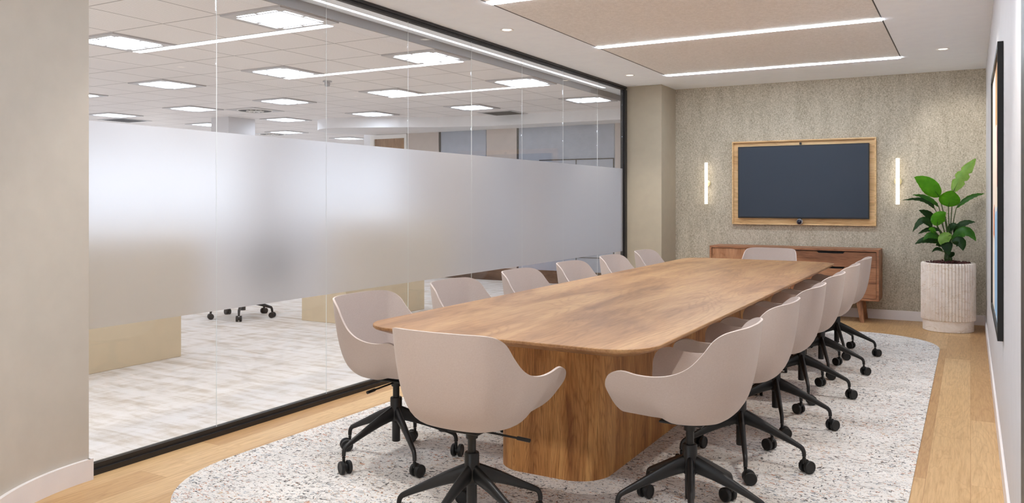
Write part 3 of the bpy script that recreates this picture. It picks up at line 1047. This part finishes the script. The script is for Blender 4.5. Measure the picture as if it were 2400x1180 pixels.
leaf((528, 822), (732, 714), 82, LD, (-30, 80), (0.0, -0.04), -0.4)
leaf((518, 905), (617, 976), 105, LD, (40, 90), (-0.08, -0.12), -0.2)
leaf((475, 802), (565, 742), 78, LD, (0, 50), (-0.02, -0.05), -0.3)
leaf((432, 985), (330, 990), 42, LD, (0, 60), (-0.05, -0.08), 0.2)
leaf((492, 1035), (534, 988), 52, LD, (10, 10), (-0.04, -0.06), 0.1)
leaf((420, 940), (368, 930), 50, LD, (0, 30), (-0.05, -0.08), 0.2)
leaf((365, 815), (300, 780), 60, LB, (0, 30), (-0.10, -0.13), 0.2)
leaf((455, 660), (420, 622), 40, LB, (0, 10), (-0.03, -0.05), 0.3)

# ------------------------------------------------------------------ the office beyond the glass
OX0 = -15.5
OY0, OY1 = -2.5, 19.0
struct('floor_office', MB().box(OX0, GX + 0.01, OY0, OY1, -0.1, -0.0005), M['carpet'],
       label='streaky white and beige carpet of the office beyond the glass', cat='floor')
struct('ceiling_office', MB().box(OX0, -4.042, OY0, OY1, OC, OC + 0.08), M['tiles'],
       label='perforated tile ceiling of the office beyond the glass', cat='ceiling')
struct('ceiling_soffit', MB().box(-4.04, GX - 0.03, OY0, 11.5, CE, CE + 0.08), M['ceiling'],
       label='plaster soffit strip just beyond the glass', cat='ceiling')
struct('trim_soffit_edge', MB().box(-4.044, -4.03, OY0, 11.5, OC - 0.018, CE), M['soffit_edge'],
       label='grey metal edge trim between soffit and tile ceiling', cat='trim')
struct('wall_office_near', MB().box(OX0, GX - 0.03, OY0 - 0.1, OY0, -0.1, CE), M['office_wall'])
struct('wall_office_back', MB().box(OX0, -9.6, OY1, OY1 + 0.1, -0.1, CE), M['office_wall'])
FY = 11.55
struct('wall_office_far', MB().box(-9.6, GX - 0.1, FY, FY + 0.12, -0.1, CE).box(-9.6, -9.48, FY + 0.12, OY1 + 0.1, -0.1, CE), M['office_wall'],
       label='pale far wall of the office', cat='wall')
struct('wall_office_side', MB().box(GX - 0.1, -3.60, BW, FY, -0.1, CE + 0.1), M['office_panel'])
# bulkhead with a rounded end below the office ceiling
bh = [(GX - 0.1, FY - 0.002), (-9.3, FY - 0.002)]
bh += [(-9.0 + 0.72 * math.cos(math.radians(a_)), 10.75 + 0.72 * math.sin(math.radians(a_))) for a_ in range(130, 285, 12)]
bh += [(-8.2, 10.35), (-7.4, 10.75), (-6.6, 10.98), (GX - 0.1, 11.05)]
struct('ceiling_bulkhead', MB().prism(bh, 2.485, OC), M['office_wall'], label='pale lowered bulkhead with a rounded end above the far office wall', cat='ceiling', smooth=True)
# panels on the far wall
struct('wall_office_panel', MB().box(-8.60, -7.94, FY - 0.03, FY, 0.2, 2.484).box(-6.98, -6.41, FY - 0.03, FY, 0.2, 2.484).box(-4.70, GX - 0.1, FY - 0.03, FY, 0.2, 2.484), M['office_panel'],
       label='cream panels on the far office wall', cat='wall')
struct('window_9', MB().box(-7.90, -7.0, FY - 0.02, FY, 0.2, 2.484).box(-6.38, -4.72, FY - 0.02, FY, 0.2, 2.484), M['office_blue'],
       label='pale blue-grey glazed boards on the far office wall', cat='window')
struct('trim_1', MB().box(-6.0, -4.72, FY - 0.03, FY - 0.02, 1.945, 1.96).box(-4.735, -4.72, FY - 0.03, FY - 0.02, 0.2, 1.945).box(-7.93, -7.90, FY - 0.03, FY, 0.2, 2.484).box(-6.41, -6.38, FY - 0.03, FY, 0.2, 2.484)
       .box(-5.36, -5.35, FY - 0.03, FY - 0.02, 0.2, 1.945).box(-6.9, -4.72, FY - 0.03, FY - 0.02, 0.42, 0.43), M['dark_grille'])
struct('baseboard_office', MB().box(-8.6, GX - 0.1, FY - 0.04, FY, 0.0, 0.2), M['office_plinth'],
       label='dark wood plinth along the far office wall', cat='skirting board')
d1 = struct('door_1', MB().box(-9.33, -8.66, FY - 0.025, FY, 0.0, 2.41), M['office_door'], label='tan office door in a white frame', cat='door')
MB().box(-9.42, -9.33, FY - 0.05, FY, 0.0, 2.48).box(-8.66, -8.61, FY - 0.05, FY, 0.0, 2.48).box(-9.33, -8.66, FY - 0.05, FY, 2.41, 2.48).build('door_frame', M['white_plastic'], d1)
struct('wall_office_column', MB().box(-10.68, -10.28, 9.05, 9.60, 0.0, OC), M['wall_white'],
       label='white square office column beyond the glass', cat='column')
# daylight windows on the far side of the office
wl = MB()
wl.box(OX0 - 0.1, OX0, OY0, OY1, -0.1, 0.75).box(OX0 - 0.1, OX0, OY0, OY1, 2.45, CE)
struct('wall_office_window', wl, M['office_wall'])
mm = MB()
for k in range(15):
    y = OY0 + 1.5 * k
    mm.box(OX0 - 0.09, OX0 - 0.02, y - 0.03, y + 0.03, 0.75, 2.45)
struct('trim_window_mullions', mm, M['white_plastic'])
struct('window_10', MB().box(OX0 - 0.06, OX0 - 0.05, OY0, OY1, 0.75, 2.45), M['solar_glass'])

# office ceiling lights, each a grid cell
rows = [4.354, 6.19, 8.026, 9.862, 11.70, 13.53, 2.518, 0.682, -1.154]  # last three rows are unseen, added to brighten the office
cols = [-4.4025, -6.2175, -8.0325, -9.8475, -11.6625]
rw = ['nearest visible', 'second visible', 'third visible', 'fourth visible', 'fifth visible', 'sixth visible', 'added out-of-frame first', 'added out-of-frame second', 'added out-of-frame third']
cw = ['closest to the glass', 'second from the glass', 'third from the glass', 'fourth from the glass', 'fifth from the glass']
lamp0 = None
for r, y in enumerate(rows):
    for c, x in enumerate(cols):
        if (r, c) in ((0, 2), (0, 3), (0, 4), (1, 4), (4, 0), (4, 1), (4, 2), (5, 0), (5, 1), (5, 2), (5, 3)):
            continue
        lb = 'square office ceiling light, %s, in the %s row' % (cw[c], rw[r])
        if lamp0 is None:
            lamp0 = thing('square_ceiling_light', (x, y, OC), 0, lb, 'ceiling light', 'square lights in the office ceiling')
            h = 0.296
            f = MB()

            def square_ring(o_, i_, z0):
                f.box(-o_, o_, -o_, -i_, z0, 0.001).box(-o_, o_, i_, o_, z0, 0.001)
                f.box(-o_, -i_, -i_, i_, z0, 0.001).box(i_, o_, -i_, i_, z0, 0.001)
            square_ring(h, h - 0.055, -0.012)
            square_ring(h - 0.080, h - 0.098, -0.012)
            for q in (-1, 0, 1):
                q *= 0.008
                f.box(-0.012, 0.012, h - 0.081, h - 0.054, -0.012, 0.001).box(-0.012, 0.012, -h + 0.054, -h + 0.081, -0.012, 0.001)
                f.box(h - 0.081, h - 0.054, -0.012, 0.012, -0.012, 0.001).box(-h + 0.054, -h + 0.081, -0.012, 0.012, -0.012, 0.001)
                break
            for sa in (-1, 1):
                for sb_ in (-1, 1):
                    f.box(min(sa * (h - 0.10), sa * (h - 0.05)), max(sa * (h - 0.10), sa * (h - 0.05)), min(sb_ * (h - 0.10), sb_ * (h - 0.05)), max(sb_ * (h - 0.10), sb_ * (h - 0.05)), -0.012, 0.001)
            f.build('light_frame', M['light_frame'], lamp0)
            MB().box(-h + 0.05, h - 0.05, -h + 0.05, h - 0.05, -0.006, 0.0005).build('diffuser', M['office_light'], lamp0)
        else:
            l = copy_tree(lamp0)
            l.location = (x, y, OC)
            tag(l, lb)

# ceiling diffusers, grilles and a sprinkler
def swirl(x, y, label):
    t = thing('ceiling_vent', (x, y, OC), 0, label, 'air vent', 'office ceiling vents')
    MB().box(-0.296, 0.296, -0.296, 0.296, -0.006, 0.001).build('vent_plate', M['light_frame'], t)
    MB().lathe([(0.26, -0.006), (0.25, -0.016), (0.24, -0.008)], seg=40, cap0=False, cap1=False).build('rim', M['white_plastic'], t, True)
    MB().lathe([(0.24, -0.0065), (0.24, -0.008)], seg=40).build('throat', M['dark_grille'], t)
    b = MB()
    for k in range(10):
        a_ = 2 * PI * k / 10
        d = Vector((math.cos(a_), math.sin(a_), 0))
        b.tube([d * 0.03 + Vector((0, 0, -0.012)), d * 0.13 + Vector((0, 0, -0.012))], 0.009, 6)
    b.lathe([(0.035, -0.02), (0.035, -0.008)], seg=16)
    b.build('blades', M['white_plastic'], t)


swirl(-9.24, 8.63, 'round swirl air vent in the office ceiling in front of the white column')
swirl(-12.26, 11.9, 'round swirl air vent in the office ceiling beyond the white column')


def grille(x, y, label):
    t = thing('ceiling_grille', (x, y, OC), 0, label, 'air vent', 'office ceiling vents')
    g = MB()
    g.box(-0.296, 0.296, -0.296, -0.25, -0.008, 0.001).box(-0.296, 0.296, 0.25, 0.296, -0.008, 0.001)
    g.box(-0.296, -0.25, -0.25, 0.25, -0.008, 0.001).box(0.25, 0.296, -0.25, 0.25, -0.008, 0.001)
    g.build('vent_frame', M['light_frame'], t)
    s_ = MB().box(-0.25, 0.25, -0.25, 0.25, -0.001, 0.001)
    for k in range(12):
        s_.box(-0.25, 0.25, -0.24 + k * 0.042, -0.22 + k * 0.042, -0.008, -0.001)
    s_.build('slats', M['dark_grille'], t)


grille(-12.27, 8.63, 'square dark slatted air grille low in the office ceiling at the left')
grille(-6.22, 10.78, 'square slatted air grille in the office ceiling near the far wall')
sp = thing('sprinkler_head', (-6.26, 6.9, OC), 0, 'small steel sprinkler head hanging from the office ceiling', 'sprinkler')
MB().lathe([(0.05, 0.0), (0.05, -0.012), (0.03, -0.016)], seg=24).build('cover_plate', M['chrome'], sp, True)
MB().lathe([(0.028, -0.016), (0.032, -0.03), (0.026, -0.06), (0.0, -0.066)], seg=24, cap1=False).build('head', M['chrome'], sp, True)

# storage units
o = MB().box(-6.45, -5.80, 1.9, 4.605, 0.0, 1.06, 0.004).build('storage_cabinet', M['storage'])
tag(o, 'cream storage cabinet near the curved wall, seen below the frosted band', 'cabinet', 'cream office cabinets')
o = MB().box(-6.385, -5.757, 6.63, 8.05, 0.0, 1.12, 0.004).build('storage_cabinet', M['storage'])
tag(o, 'cream storage cabinet behind the chairs, right of the black office chair', 'cabinet', 'cream office cabinets')

# black task chair
tk = thing('office_chair', (-7.13, 6.48, 0), math.radians(40), 'black swivel office chair on the office carpet, mostly hidden by the frosted band', 'chair')
for k in range(5):
    a_ = k * 2 * PI / 5 - 0.3
    d = Vector((math.cos(a_), math.sin(a_), 0))
    pth = catmull([(0.03, 0.19), (0.15, 0.165), (0.30, 0.125), (0.335, 0.11), (0.345, 0.06)], 3)
    rd = catmull([(0.022, 0.03), (0.02, 0.024), (0.016, 0.016), (0.014, 0.014), (0.011, 0.011)], 3)
    MB().tube([d * r + Vector((0, 0, z)) for r, z in pth], [tuple(q) for q in rd], 12).build('leg', M['black_metal'], tk, True)
    ax = Vector((-d.y, d.x, 0))
    c = d * 0.345 + Vector((0, 0, 0.032))
    cc = MB()
    for sg in (-1, 1):
        cc.tube([c + ax * sg * 0.008, c + ax * sg * 0.03], 0.032, 20)
    cc.tube([c - ax * 0.01, c + ax * 0.01], 0.018, 12)
    cc.build('castor', M['black_plastic'], tk, True)
MB().lathe([(0.03, 0.08), (0.03, 0.22), (0.02, 0.23), (0.02, 0.43)], seg=20).build('gas_lift', M['black_metal'], tk, True)
MB().box(-0.26, 0.26, -0.25, 0.26, 0.41, 0.50, 0.03, 3).build('seat', M['black_plastic'], tk, True)
MB().box(-0.23, 0.23, -0.30, -0.25, 0.54, 0.90, 0.02, 3).box(-0.04, 0.04, -0.29, -0.22, 0.44, 0.62, 0.01).build('backrest', M['black_plastic'], tk, True)
for sg in (-1, 1):
    MB().box(sg * 0.29 - 0.03, sg * 0.29 + 0.03, -0.14, 0.14, 0.66, 0.69, 0.01).box(sg * 0.27 - 0.015, sg * 0.27 + 0.015, -0.03, 0.03, 0.46, 0.66).build('armrest', M['black_plastic'], tk, True)
